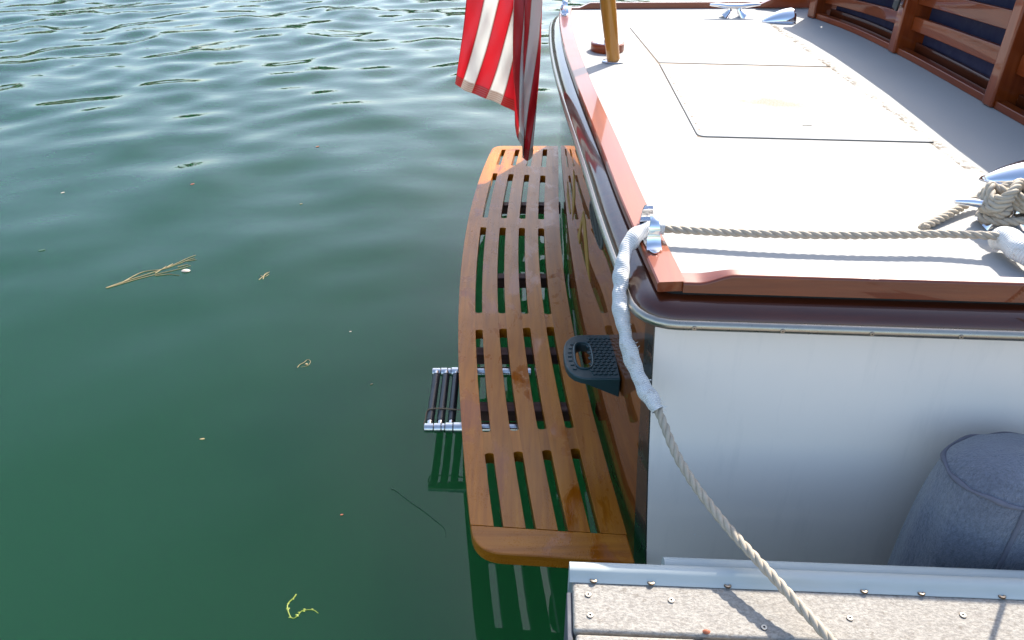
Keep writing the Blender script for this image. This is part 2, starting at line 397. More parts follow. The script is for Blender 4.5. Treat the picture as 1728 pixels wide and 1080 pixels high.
faces = np.stack([idx[:-1, :-1], idx[:-1, 1:], idx[1:, 1:], idx[1:, :-1]], -1).reshape(-1, 4)
me = bpy.data.meshes.new('water'); me.vertices.add(len(verts)); me.vertices.foreach_set('co', verts.ravel())
me.loops.add(faces.size); me.loops.foreach_set('vertex_index', faces.ravel().astype(np.int32))
me.polygons.add(len(faces)); me.polygons.foreach_set('loop_start', np.arange(0, faces.size, 4, dtype=np.int32))
me.update(calc_edges=True); me.polygons.foreach_set('use_smooth', np.ones(len(faces), bool)); me.materials.append(M['water'])
water = bpy.data.objects.new('water', me); COL.objects.link(water); tag(water, kind='structure')

# ---- far wooded shore (seen only mirrored in the ripples)
M['leaf'] = plain('shore_foliage', (.035, .055, .018), .8, var=.5, nscale=.4)
M['soil'] = plain('shore_ground', (.07, .075, .035), .9, var=.3, nscale=.2)
hb = MB(); rings = []
for i in range(81):
    a = R(-75 + 150*i/80); ca, sa = math.sin(a), math.cos(a); hh = 10+3*math.sin(i*.23)+2*math.sin(i*.61)
    rings.append([Vector((ca*r, sa*r, z)) for r, z in ((112, -1), (118, 1.5), (135, hh*.6), (170, hh), (260, hh*1.05), (300, -1))])
hb.loft(rings, False, False); tag(hb.build('hill', M['soil']), kind='structure')
fb = MB()
for i in range(620):
    a = R(random.uniform(-72, 72)); r = random.uniform(116, 190); bx, by = math.sin(a)*r, math.cos(a)*r
    z0 = np.interp(r, [116, 135, 170], [1, 6.5, 10]); h = random.uniform(5, 10.5); w_ = h*random.uniform(.3, .45)
    for q in range(16):
        d = Vector((random.gauss(0, 1), random.gauss(0, 1), random.gauss(0, 1))).normalized()*random.random()**.4
        c = Vector((bx + d.x*w_, by + d.y*w_, z0 + h*.55 + d.z*h*.45)); t = random.uniform(.7, 1.5)
        p = [c + Vector((random.gauss(0, 1), random.gauss(0, 1), random.gauss(0, 1))).normalized()*t for _ in range(4)]
        fb.add(p, [(0,1,2),(0,2,3),(0,3,1),(1,3,2)])
tag(fb.build('woodland', M['leaf']), 'dark wood along the far shore mirrored in the ripples', 'wood', kind='stuff')

# ================================================================== BOAT
boat = tag(empty('motor_yacht', (.35, 1.56, 0)), 'white motor yacht with varnished mahogany trim and teak swim platform, moored at the dock', 'yacht')
BINV = Matrix.Translation((-.35, -1.56, 0))
def part(mb, name, m, parent=boat, **kw):
    o = mb.build(name, m, parent, **kw)
    if parent is boat: o.matrix_parent_inverse = BINV
    return o
ZD = 1.09                                                 # deck
TY = [1.56, 2.02, 2.51, 3.27, 3.9, 4.4, 4.7, 4.86]; TX = [.343, .315, .297, .267, .2535, .260, .275, .292]
T = spline1(TY, TX)
def NS(x): return 1.56 - .059*(x-.343)
def FS(x): return 4.86 + .03*(x-.292)
TB = spline1([1.40, 1.487, 1.6, 1.96, 2.3, 2.61, 3.2, 3.83, 4.4, 4.75, 4.95], [.400, .386, .362, .322, .297, .279, .267, .279, .296, .308, .316])
def XT(Y, z): q = (.99-z)/.73; return (T(Y)+.006)*(1-q) + TB(Y)*q    # transom face
def on_transom(px, py, off=0):
    d = ray(px, py); lo, hi = .8, 6.0
    f = lambda k: d.x*k - XT(min(max(d.y*k, 1.45), 4.9), CAM_H+d.z*k)
    best = None
    for i in range(400):
        k = lo + (hi-lo)*i/400; k2 = lo + (hi-lo)*(i+1)/400
        if f(k) <= 0 < f(k2):
            a, b = k, k2
            for _ in range(30):
                m_ = (a+b)/2
                if f(m_) > 0: b = m_
                else: a = m_
            best = a; break
    k = best if best else 2.0
    return Vector((d.x*k - off, d.y*k, CAM_H+d.z*k))

# hull sides and bottom shell
XE = 5.2
def near_side(x, z): return NS(x) - .10*(.99-z)
def far_side(x, z): return FS(x) + .10*(.99-z)
hb = MB(); zs = np.linspace(-.35, .995, 12)
xs = [0] + list(np.linspace(.06, 1, 22))
rings = []
for s_ in xs:
    r_ = []
    for z in zs:
        x0 = XT(near_side(.343, z), z); x = x0 + (XE-x0)*s_; r_.append(Vector((x, near_side(x, z), z)))
    rings.append(r_)
part(hb.loft(rings, False, False), 'hull_side', M['hull']); hb = MB()
rings = []
for s_ in xs:
    rings.append([Vector((XT(far_side(.292, z), z) + (XE-XT(far_side(.292, z), z))*s_, far_side(XT(far_side(.292, z), z) + (XE-XT(far_side(.292, z), z))*s_, z), z)) for z in zs])
part(hb.loft(rings, False, False), 'hull_side', M['hull'])
tb = MB(); rings = []
for i in range(41):
    q = i/40; r_ = []
    for z in zs:
        y0, y1 = near_side(.343, z), far_side(.292, z); Y = y0 + (y1-y0)*q; r_.append(Vector((XT(Y, z), Y, z)))
    rings.append(r_)
tb.loft(rings, False, False); transom = part(tb, 'transom', M['transom'])

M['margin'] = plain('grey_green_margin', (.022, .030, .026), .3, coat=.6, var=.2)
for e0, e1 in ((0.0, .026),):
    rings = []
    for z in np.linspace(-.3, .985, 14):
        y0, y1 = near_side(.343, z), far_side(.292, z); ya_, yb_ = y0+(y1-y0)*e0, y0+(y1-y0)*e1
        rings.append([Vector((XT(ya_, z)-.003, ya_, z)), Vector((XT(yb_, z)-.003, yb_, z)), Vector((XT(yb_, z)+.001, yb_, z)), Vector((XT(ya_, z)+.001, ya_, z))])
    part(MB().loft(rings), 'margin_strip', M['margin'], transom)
# deck sheet
dk = []
for i in range(41): Y = 1.56 + 3.30*i/40; dk.append((T(Y)+.03, min(4.83, max(1.59, Y))))
poly = [(1.98, NS(1.98)+.03)] + [(1.2, NS(1.2)+.03)] + [(x, y) for x, y in dk] + [(1.2, FS(1.2)-.03), (1.98, FS(1.98)-.03)]
deck = part(MB().prism(poly[::-1], ZD-.05, ZD), 'deck', M['deck'], smooth=20)

# swept trim: profile of (outward, z) along the plan path near side -> corner -> transom -> corner -> far side
def path_side(): return [(x, NS(x)) for x in np.linspace(XE, .40, 24)]
def path_tr(a=1.62, b=4.80): return [(T(y), y) for y in np.linspace(a, b, 40)]
def path_far(): return [(x, FS(x)) for x in np.linspace(.36, XE, 24)]
def arc(p0, pc, p1, n=7):
    return [((1-t)**2*p0[0]+2*t*(1-t)*pc[0]+t*t*p1[0], (1-t)**2*p0[1]+2*t*(1-t)*pc[1]+t*t*p1[1]) for t in np.linspace(0, 1, n)[1:-1]]
def sweep(path, prof, mb=None, start=0, end=None):
    mb = mb or MB(); P = [Vector((x, y)) for x, y in path]; rings = []
    for i, p in enumerate(P):
        a = (p - P[i-1]).normalized() if i else None; b = (P[i+1]-p).normalized() if i < len(P)-1 else None
        na = Vector((-a.y, a.x)) if a is not None else None; nb_ = Vector((-b.y, b.x)) if b is not None else None
        if na is None: n = nb_
        elif nb_ is None: n = na
        else: n = (na+nb_).normalized(); n = n / max(.35, n.dot(na))
        rings.append([Vector((p.x + n.x*o, p.y + n.y*o, z)) for o, z in prof])
    return mb.loft(rings)
FULL = path_side() + arc((.40, NS(.40)), (.343, 1.56), (T(1.62), 1.62)) + path_tr() + arc((T(4.8), 4.8), (.292, 4.86), (.36, FS(.36))) + path_far()
GUARD = [(-.02, 1.062), (-.004, 1.060), (.012, 1.056), (.028, 1.048), (.040, 1.036), (.046, 1.022), (.046, 1.006), (.040, .994), (.03, .988), (-.02, .988)]
part(sweep(FULL, GUARD), 'rub_rail', M['dmah'], smooth=50)
hr = [(.043 + .014*math.cos(a), 1.012 + .014*math.sin(a)) for a in np.linspace(-math.pi/2, math.pi/2, 8)]
strip = part(sweep(FULL, hr + [(.041, 1.025), (.041, .999)]), 'metal_strip', M['steel'], smooth=50)
for px, py in ((1092, 507), (1165, 537), (1315, 549), (1469, 561), (1625, 573)):
    X = U(px, py, 1.01).x; Y = NS(X) - .0575
    m_ = MB(); m_.lathe((0, 0, 0), [(.0001, 0), (.0055, 0), (.0065, .0008), (.0055, .002), (.0001, .0022)], 14)
    if X < .36: continue
    o = part(m_, 'screw', M['screw'], strip); o.location = (X, Y+.0013, 1.011); o.rotation_euler = (R(90), 0, 0)
part(sweep(FULL, [(-.03, 1.073), (-.014, 1.073), (-.014, 1.058), (-.03, 1.058)]), 'rail_recess', M['dark'])
CAPP = [(-.068, 1.074), (-.068, 1.098), (-.066, 1.1005), (-.004, 1.1005), (0, 1.097), (0, 1.077), (-.003, 1.074)]
cp = [(T(y), y) for y in np.linspace(1.56, 4.86, 44)]
cap = part(sweep(cp, [(o, z) for o, z in CAPP]), 'covering_board', M['mah_y'], smooth=25)
# bulwark caps down both sides with the stepped-up toe rail
def toe(fn, x0, sgn, name):
    rings = []
    for x in list(np.linspace(x0, x0+.15, 16)) + list(np.linspace(x0+.22, XE, 26)):
        t = min(1, max(0, (x-x0-.035)/.085)); h = .024*(3*t*t-2*t**3); wd = .055 - .020*(3*t*t-2*t**3); y = fn(x)
        ins = lambda o: y + sgn*o
        rings.append([Vector((x, ins(0), 1.074)), *[Vector((x, ins(.007-.007*math.cos(q)), 1.0932+h+.007*math.sin(q))) for q in np.linspace(0, math.pi/2, 6)], Vector((x, ins(wd-.005), 1.1002+h)), Vector((x, ins(wd), 1.096+h)), Vector((x, ins(wd), 1.074))])
    part(MB().loft(rings), name, M['mah_x'], smooth=30)
toe(NS, .404, 1, 'toe_rail'); toe(FS, .355, -1, 'toe_rail')
# ---- hatch lids
def lid(pts, name, z0, z1, rnd):
    P = [U(*p, z1) for p in pts]; poly = []
    n = len(P)
    for i in range(n):
        a, p, b = P[i-1], P[i], P[(i+1) % n]; r_ = rnd[i]
        if r_ == 0: poly.append((p.x, p.y)); continue
        da, db = (a-p).normalized()*r_, (b-p).normalized()*r_; q0, q1 = p+da, p+db
        for t in np.linspace(0, 1, 6): v_ = q0*(1-t)**2 + p*2*t*(1-t) + q1*t*t; poly.append((v_.x, v_.y))
    ar = sum(poly[i-1][0]*poly[i][1]-poly[i][0]*poly[i-1][1] for i in range(len(poly)))
    if ar < 0: poly = poly[::-1]
    return part(MB().prism(poly, z0, z1), name, M['deck'], bevel=.0025)
h1 = lid([(1178, 229), (1577, 239), (1405, 114), (1113, 107)], 'hatch_lid', ZD+.001, ZD+.0048, [.03, .004, 0, 0])
h2 = lid([(1112, 105), (1402, 112), (1313, 53), (1063, 46)], 'hatch_lid', ZD+.001, ZD+.0036, [0, 0, .005, .005])
gp = [U(1178, 229, ZD+.0048), U(1577, 239, ZD+.0048), U(1404, 113, ZD+.005), U(1313, 53, ZD+.0045), U(1063, 46, ZD+.0045), U(1112, 106, ZD+.005)]
gc = sum(gp, Vector())/6; gp = [p + (p-gc).normalized()*.002 for p in gp]
part(MB().prism([(p.x, p.y) for p in gp], ZD+.0003, ZD+.0009), 'hatch_gasket', M['cord'])
for lidp, px, py, wd in ((h1, 1362, 212, .045), (h2, 1190, 52.5, .05)):
    p = U(px, py, ZD+.0045); mb = MB(); mb.box(p + Vector((0, 0, .0004 if lidp is h1 else -.0015)), (wd*.75, .013, .0016)); part(mb, 'finger_pull', M['dark'], lidp, bevel=.004)
sm = None
for i in range(9):
    t = i/8; p = U(1131+(1180-1131)*t, 130+(219-130)*t, ZD+.0052)
    if sm is None:
        sm = part(MB().lathe((0, 0, 0), [(.0001, -.001), (.0045, -.001), (.0045, .0005), (.0001, .0008)], 10), 'screw', M['cord'], h1); o = sm
    else: o = dup(sm)
    o.location = p

# ---- swim platform
plat = empty('swim_platform', (0, 0, 0), boat); plat.matrix_parent_inverse = BINV
ZP, TH = .26, .046
op = [(812, 940), (797, 905), (789, 850), (782, 750), (775.5, 650), (772.5, 570), (774.5, 500), (783, 420), (799, 330), (818, 280), (833, 246)]
ip = [(1072, 950), (1043, 850), (1012, 740), (986, 640), (968, 560), (950, 450), (943.5, 350), (942, 300), (942, 246)]
oo = sorted([U(x, y, ZP) for x, y in op], key=lambda p: p.y); ii = sorted([U(x, y, ZP) for x, y in ip], key=lambda p: p.y)
co = np.polyfit([p.y for p in oo[1:]], [p.x for p in oo[1:]], 4); ci = np.polyfit([p.y for p in ii], [p.x for p in ii], 4)
def PX(t, Y): a, b = np.polyval(co, Y), np.polyval(ci, Y); return a + (b-a)*t
TT = [0, .150, .212, .356, .422, .562, .628, .768, .834, 1.0]
def YL(pl, pr):                                            # a crosswise line through two sighted points: Y at t=0 and t=1
    a, b = U(*pl, ZP), U(*pr, ZP); s_ = (b.y-a.y)/(b.x-a.x)
    def f(t):
        Y = a.y
        for _ in range(6): Y = a.y + s_*(PX(t, Y)-a.x)
        return Y
    return f
E0 = YL((840, 934.5), (1070, 949)); E1 = YL((838, 888), (1012, 899))
C1 = (YL((828, 764), (978, 756)), YL((820, 729), (968, 722)))
C2 = (YL((808, 556), (930, 551)), YL((806, 528), (925, 530)))
C3 = (YL((813, 383), (910, 385)), YL((818, 367), (913, 370)))
C4 = (YL((833, 292), (917, 296)), YL((838, 278), (921, 282)))
F1 = YL((845, 252.5), (925, 252)); F0 = YL((840, 246), (942, 246))
def plate_poly(pts, name, m, bev=.0022):
    return part(MB().prism(pts, ZP-TH, ZP), name, m, plat, bevel=bev)
NB = 44
for k in range(5):                                         # five long curved slats
    t0, t1 = TT[2*k], TT[2*k+1]; pts = []
    for i in range(NB+1):
        q = i/NB; Y = E1(t0)*(1-q)+F1(t0)*q; pts.append((PX(t0, Y), Y))
    for i in range(NB, -1, -1):
        q = i/NB; Y = E1(t1)*(1-q)+F1(t1)*q; pts.append((PX(t1, Y), Y))
    plate_poly(pts[::-1], 'slat', M['teak'], .0007)
for (ya, yb) in (C1, C2, C3, C4):                          # filler blocks between the slats, slot ends rounded
    for k in range(4):
        t0, t1 = TT[2*k+1], TT[2*k+2]; e = .006; t0 -= e; t1 += e
        r_ = .013; pts = []
        for j in range(9):
            q = j/8; t = t0+(t1-t0)*q; bow = r_*(1-math.sqrt(max(0, 1-(2*q-1)**2))); Y = ya(t)-bow; pts.append((PX(t, Y), Y))
        for j in range(8, -1, -1):
            q = j/8; t = t0+(t1-t0)*q; bow = r_*(1-math.sqrt(max(0, 1-(2*q-1)**2))); Y = yb(t)+bow; pts.append((PX(t, Y), Y))
        part(MB().prism(pts, ZP-TH+.0006, ZP-.0005), 'filler_block', M['teak'], plat)
def end_board(fa, fb, rc, name, near):
    N = 16; pts = []
    inner = [(PX(t, fb(t)), fb(t)) for t in np.linspace(0, 1, N)]
    outer = [(PX(t, fa(t)), fa(t)) for t in np.linspace(0, 1, N)]
    c = Vector(outer[0]); a = Vector(outer[0])-0*c
    w_ = (Vector(outer[-1])-c).normalized(); s_ = (Vector(inner[0])-c)
    L = s_.length; s_ = s_.normalized(); rr = min(rc, L*.98) if near else min(rc, L*.98)
    p0 = c + s_*rr; p1 = c + w_*rc
    rnd = [tuple(p0*(1-t)**2 + c*2*t*(1-t)*.98 + c*.02*2*t*(1-t) + p1*t*t) for t in np.linspace(0, 1, 9)]
    rest = [o for o in outer if (Vector(o)-c).dot(w_) > rc*1.03]
    pts = rnd + rest + inner[::-1]
    ar = sum(pts[i-1][0]*pts[i][1]-pts[i][0]*pts[i-1][1] for i in range(len(pts)))
    if ar < 0: pts = pts[::-1]
    return plate_poly(pts, name, M['teak_x'], .005 if near else .003)
end_board(E0, E1, .085, 'end_board', True); end_board(F0, F1, .07, 'end_board', False)
# cross beams under the platform and gap bracket
for pyc in (598, 692):
    a = U(800, pyc, ZP-TH-.02); Y = a.y
    part(MB().box(((PX(.04, Y)+XT(Y, .2)-.01)/2, Y, ZP-TH-.027), (XT(Y, .2)-.012-PX(.04, Y), .055, .05)), 'support_beam', M['beam'], plat, bevel=.004)
for pyc in (330, 450):
    Y = U(900, pyc, ZP).y
    part(MB().box(((PX(.3, Y)+XT(Y, .2)-.01)/2, Y, ZP-TH-.03), (XT(Y, .2)-.012-PX(.3, Y), .05, .055)), 'support_beam', M['beam'], plat, bevel=.004)

# ---- boarding ladder folded under the platform
ZLAD = .145
lad = empty('boarding_ladder', (0, 0, 0), boat); lad.matrix_parent_inverse = BINV
ya, yb = U(745, 722, ZLAD).y, U(745, 628, ZLAD).y
xa = U(716, 722, ZLAD).x
for Y in (ya, yb):
    for j, (x0, x1, r_) in enumerate(((0, .034, .0175), (.035, .062, .0185), (.063, .076, .0175), (.077, .106, .0205), (.107, .40, .0215))):
        p = [Vector((xa+x0+dx, Y, ZLAD)) for dx in (0, .002, (x1-x0)/2, x1-x0-.002, x1-x0)]
        part(MB().tube(p, r_, 16, rf=lambda q, r_=r_: r_*(.85 if q in (0, 1) else 1)), 'telescopic_tube', M['steel_worn'], lad)
for i, dx in enumerate((.019, .058, .098)):
    x = xa+dx
    part(MB().tube([Vector((x, ya+.03, ZLAD+.004)), Vector((x, (ya+yb)/2, ZLAD+.004)), Vector((x, yb-.028, ZLAD+.004))], .0150, 14), 'rung', M['black'], lad)
    for Y0, Y1 in ((ya+.008, ya+.034), (yb-.034, yb-.008)):
        part(MB().tube([Vector((x, Y0, ZLAD+.004)), Vector((x, Y1, ZLAD+.004))], .0125, 12), 'rung_end', M['steel_worn'], lad)

# ---- boarding step on the transom
pA, pB = on_transom(1030, 569), on_transom(1053, 645); ZS = .607
step_y0, step_y1 = 1.835, 2.075; xs_ = XT(1.955, ZS) + .004; dep = .165; yc = (step_y0+step_y1)/2; hw = (step_y1-step_y0)/2
def step_outline(ins):
    pts = [(xs_-ins*.3, yc+hw-ins)]
    for j in range(15):
        a = math.pi/2 + math.pi*j/14; ca, sa = math.cos(a), math.sin(a)
        k = 1/((abs(ca)**2.8+abs(sa)**2.8)**(1/2.8)); pts.append((xs_-dep+.085 + ca*k*(.085-ins), yc + sa*k*(hw-ins)))
    pts.append((xs_-ins*.3, yc-hw+ins)); return pts
def oval(cx, cy, rx, ry, n, p=3.2):
    out = []
    for j in range(n):
        a = 2*math.pi*j/n; ca, sa = math.cos(a), math.sin(a); k = 1/((abs(ca)**p+abs(sa)**p)**(1/p)); out.append((cx+ca*k*rx, cy+sa*k*ry))
    return out
bm = bmesh.new()
def ring_bm(poly, z): return [bm.verts.new((x, y, z)) for x, y in poly]
o_t, h_t = step_outline(0), oval(xs_-dep+.062, yc, .024, .066, 17)
# top plate with the hand hole: bridge outline and hole with a triangle fill
def loop_edges(vs): return [bm.edges.new((vs[i], vs[(i+1) % len(vs)])) for i in range(len(vs))]
vt, ht = ring_bm(o_t, ZS), ring_bm(h_t, ZS)
bmesh.ops.triangle_fill(bm, use_beauty=True, edges=loop_edges(vt)+loop_edges(ht))
def drop(x): return .020 + .05*max(0, min(1, (x-(xs_-dep*.62))/(dep*.62)))
vb = [bm.verts.new((x, y, ZS-drop(x))) for x, y in o_t]; hb2 = [bm.verts.new((x, y, ZS-.03)) for x, y in h_t]
for a_, b_ in ((vt, vb), (ht, hb2)):
    for i in range(len(a_)): bm.faces.new((a_[i], a_[(i+1) % len(a_)], b_[(i+1) % len(a_)], b_[i]))
me = bpy.data.meshes.new('boarding_step'); bmesh.ops.recalc_face_normals(bm, faces=bm.faces); bm.to_mesh(me); bm.free(); me.materials.append(M['green_plastic'])
me.polygons.foreach_set('use_smooth', [True]*len(me.polygons))
stp = bpy.data.objects.new('boarding_step', me); COL.objects.link(stp); stp.parent = boat; stp.matrix_parent_inverse = BINV
bv = stp.modifiers.new('bevel', 'BEVEL'); bv.width = .005; bv.segments = 2; bv.limit_method = 'ANGLE'; bv.angle_limit = R(40); bv.harden_normals = True
# raised tread blocks
tr = MB()
for r_ in range(13):
    y = yc - hw + .026 + r_*(2*hw-.05)/12
    for c_ in range(5):
        x = xs_ - .014 - c_*.0155 - (.007 if r_ % 2 else 0)
        tr.box((x, y, ZS+.001), (.0125, .0125, .004), rz=.35)
for r_ in range(7):
    y = yc + (r_-3)*.022; tr.box((xs_-dep+.019 + abs(r_-3)**2*.0012, y, ZS+.001), (.012, .016, .004))
tread = tag(part(tr, 'tread', M['green_plastic'], stp, bevel=.001), kind='stuff')
rim = [Vector((x, y, ZS+.001)) for x, y in oval(xs_-dep+.062, yc, .028, .070, 40)]; rim.append(rim[0].copy())
part(MB().tube(rim, .004, 6), 'hole_rim', M['green_plastic'], stp)

# ---- oval vent grille
vc = on_transom(1010, 378); q1, q2 = on_transom(999, 338), on_transom(1020.5, 416)
vcy, vcz, vry, vrz = (q1.y+q2.y)/2+.03, (q1.z+q2.z)/2-.022, abs(q1.y-q2.y)/2*.98, .042
def tpt(Y, z, off): return Vector((XT(Y, z)-off, Y, z))
g = MB(); outer = oval(vcy, vcz, vry, vrz, 40, 2.6); inn = oval(vcy, vcz, vry*.90, vrz*.80, 40, 2.6)
g.loft([[tpt(y, z, .0005) for y, z in outer], [tpt(y, z, .004) for y, z in outer], [tpt(y, z, .0045) for y, z in inn], [tpt(y, z, .002) for y, z in inn]], True, False)
grille = part(g, 'vent_grille', M['vent'], transom)
part(MB().loft([[tpt(y, z, .0004) for y, z in inn], [tpt(y, z, .0012) for y, z in inn]], True, True), 'vent_opening', M['dark'], transom)
for i in range(9):
    Y = vcy + (i-4)*vry*.19; hz = vrz*.78*math.sqrt(max(.1, 1-((i-4)*.19)**2))
    m_ = MB(); c8 = [(dy, dz) for dy in (-.007, .007) for dz in (-hz, hz)]
    m_.loft([[tpt(Y-.007, vcz-hz, o_), tpt(Y+.007, vcz-hz, o_), tpt(Y+.007, vcz+hz, o_), tpt(Y-.007, vcz+hz, o_)] for o_ in (.0014, .0032)])
    part(m_, 'louvre', M['vent'], transom)
# ---- strokes of the gilded name on the transom
for outl in ([(985, 356), (988, 372), (992, 420), (994, 455), (996, 476), (990, 450), (987, 420), (985, 390), (983, 372)],
             [(985, 356), (983, 372), (980, 392), (978, 412), (975, 398), (979, 380)],
             [(968, 286), (970, 300), (970.5, 330), (969, 352), (966.5, 372), (966, 350), (967, 320)],
             [(958, 305), (960, 330), (963.5, 358), (962, 362), (957, 332)]):
    P = [on_transom(x, y, .0022) for x, y in outl]; Q = [on_transom(x, y, .0006) for x, y in outl]; n = len(P)
    part(MB().add(P+Q, [tuple(range(n)), tuple(range(2*n-1, n-1, -1))]+[(i, (i+1) % n, n+(i+1) % n, n+i) for i in range(n)]), 'gilt_letter', M['gold'], transom)

# ---- open chocks on the covering board
def chock(yn, yf, name, zc=1.1008):
    ym = (yn+yf)/2; x = T(ym)+.031; L = yf-yn
    root = empty(name, (0, 0, 0), boat); root.matrix_parent_inverse = BINV
    base = [(x + px_, ym + py_) for px_, py_ in [(.022*math.cos(a)*1.0, (L/2+.03)*math.copysign(abs(math.sin(a))**.75, math.sin(a))) for a in np.linspace(0, 2*math.pi, 28)[:-1]]]
    part(MB().prism(base, zc, zc+.006), 'chock_base', M['chrome'], root, bevel=.002)
    for sg, ye in ((1, yn), (-1, yf)):
        prof = [(-.010, .005), (.004, .012), (.012, .030), (.015, .052), (.024, .068), (.040, .075)]  # along y inwards, z
        rings = []
        for i, (dy, dz) in enumerate(catmull([Vector((a, b, 0)) for a, b in prof], .006) and [(p.x, p.y) for p in catmull([Vector((a, b, 0)) for a, b in prof], .006)]):
            q = i/14; hwid = .014 + .005*math.cos(q*3); t_ = .0035
            y = ye + sg*dy; z = zc+dz
            rings.append([Vector((x-hwid, y-sg*t_, z-t_*.2)), Vector((x, y-sg*t_*1.6, z+t_*.6)), Vector((x+hwid, y-sg*t_, z-t_*.2)), Vector((x+hwid, y+sg*t_, z)), Vector((x, y+sg*t_*.6, z+t_*.3)), Vector((x-hwid, y+sg*t_, z))])
        part(MB().loft(rings), 'chock_horn', M['chrome'], root, smooth=60)
        o = part(MB().lathe((x, ye-sg*.022, zc+.0055), [(.0001, 0), (.007, 0), (.006, .0018), (.0001, .0022)], 14), 'screw', M['steel_worn'], root)
    return root
chock(1.727, 1.868, 'chock'); chock(4.60, 4.74, 'chock')

# ---- cleats
def cleat(cx, cy, rot, name):
    root = empty(name, (0, 0, 0), boat); root.matrix_parent_inverse = BINV
    c, s_ = math.cos(rot), math.sin(rot); tf = lambda x, y, z: Vector((cx + x*c - y*s_, cy + x*s_ + y*c, ZD+z))
    pth = catmull([tf(-.145, 0, .068), tf(-.10, 0, .066), (tf(-.05, 0, .060)), tf(0, 0, .058), tf(.05, 0, .060), tf(.10, 0, .066), tf(.145, 0, .068)], .012)
    part(MB().tube(pth, .011, 12, rf=lambda q: .0055 + .0085*math.sqrt(max(0, math.sin(math.pi*q)))), 'cleat_horn', M['chrome'], root, smooth=60)
    for sx in (-1, 1):
        pth = catmull([tf(sx*.052, 0, 0), tf(sx*.036, 0, .02), tf(sx*.027, 0, .038), tf(sx*.034, 0, .056)], .006)
        part(MB().tube(pth, .012, 12, rf=lambda q: .021*(1-q)**1.6 + .011), 'cleat_leg', M['chrome'], root, smooth=60)
cleat(1.33, 1.885, -.06, 'cleat'); cleat(1.262, 4.60, .02, 'cleat')

# ---- clamshell vents
def clam(cx, cy, rot, L=.17, W=.13, Hh=.062):
    root = empty('clamshell_vent', (0, 0, 0), boat); root.matrix_parent_inverse = BINV
    c, s_ = math.cos(rot), math.sin(rot); tf = lambda x, y, z: Vector((cx + x*c - y*s_, cy + x*s_ + y*c, ZD+z))
    rings = []
    for i in range(15):
        q = i/14; x = L*q; prof = math.sin(min(1, q*1.0)*math.pi/2)**.75; wd = W/2*(.12+.88*prof); h = Hh*prof*(1+.12*q)
        rings.append([tf(x, wd*math.cos(a), .002 + h*math.sin(a)**.9 if a not in (0, math.pi) else .002) for a in np.linspace(0, math.pi, 17)])
    m_ = MB(); m_.loft(rings, False, False)
    o = part(m_, 'shell', M['chrome'], root, smooth=80); sf = o.modifiers.new('solid', 'SOLIDIFY'); sf.thickness = .002
    fl = [tf(-.012, 0, 0)] + [tf(L*q, -(W/2*(.2+.9*math.sin(q*math.pi/2)**.75)), 0) for q in np.linspace(.02, 1, 12)] + [tf(L*q, (W/2*(.2+.9*math.sin(q*math.pi/2)**.75)), 0) for q in np.linspace(1, .02, 12)]
    part(MB().prism([(p.x, p.y) for p in fl], ZD+.0006, ZD+.003), 'flange', M['chrome'], root)
    for q, sg in ((.35, -1), (.35, 1), (.9, -1)):
        p = tf(L*q, sg*W/2*math.sin(q*math.pi/2)**.75*1.03, .003); part(MB().lathe(tuple(p), [(.0001, 0), (.004, 0), (.003, .0015), (.0001, .002)], 10), 'screw', M['steel_worn'], root)
p = U(1285, 37, ZD); clam(p.x, p.y, .10)
p = U(1658, 303, ZD); clam(p.x, p.y, -.10, .19, .15, .066)

# ---- turned wooden deck plate behind the flagstaff
p = U(1025, 86, ZD)
dp = part(MB().lathe((p.x, p.y+.01, ZD), [(.0001, .0005), (.078, .0005), (.081, .006), (.081, .036), (.076, .041), (.0001, .040)], 40), 'deck_plate', M['mah_y'], smooth=40)
part(MB().lathe((p.x, p.y+.01, ZD+.0405), [(.0001, 0), (.070, 0), (.068, .003), (.0001, .004)], 36), 'plate_cover', M['steel_worn'], dp)
part(MB().lathe((p.x-.005, p.y+.01, ZD+.043), [(.0001, 0), (.014, 0), (.012, .02), (.006, .024), (.0001, .025)], 16), 'knob', M['vent'], dp)

# ---- slatted aft bulkhead of the cockpit
BHX = spline1([1.2, 2.1, 2.95, 3.79, 4.3, 4.62], [1.80, 1.838, 1.836, 1.815, 1.76, 1.68])
def bh_top(Y): return ZD + float(np.interp(Y, [1.5, 2.9, 4.0, 4.6], [.52, .485, .385, .30]))
bh = empty('cockpit_bulkhead', (0, 0, 0), boat); bh.matrix_parent_inverse = BINV
for Y in (2.10, 2.95, 3.79, 4.60):
    x = BHX(Y); zt = bh_top(Y) - .01
    part(MB().box((x+.075, Y, (ZD+zt)/2+.001), (.15, .062, zt-ZD), rz=.05 if Y < 4 else .35), 'post', M['mah_z'], bh, bevel=.010, seg=3)
def board(y0, y1, x_off, z0f, z1f, th, name, m=None):
    rings = []
    for Y in np.linspace(y0, y1, 12):
        x = BHX(Y)+x_off; rings.append([Vector((x, Y, z0f(Y))), Vector((x, Y, z1f(Y))), Vector((x+th, Y, z1f(Y))), Vector((x+th, Y, z0f(Y)))])
    part(MB().loft(rings), name, m or M['mah_y'], bh, bevel=.004)
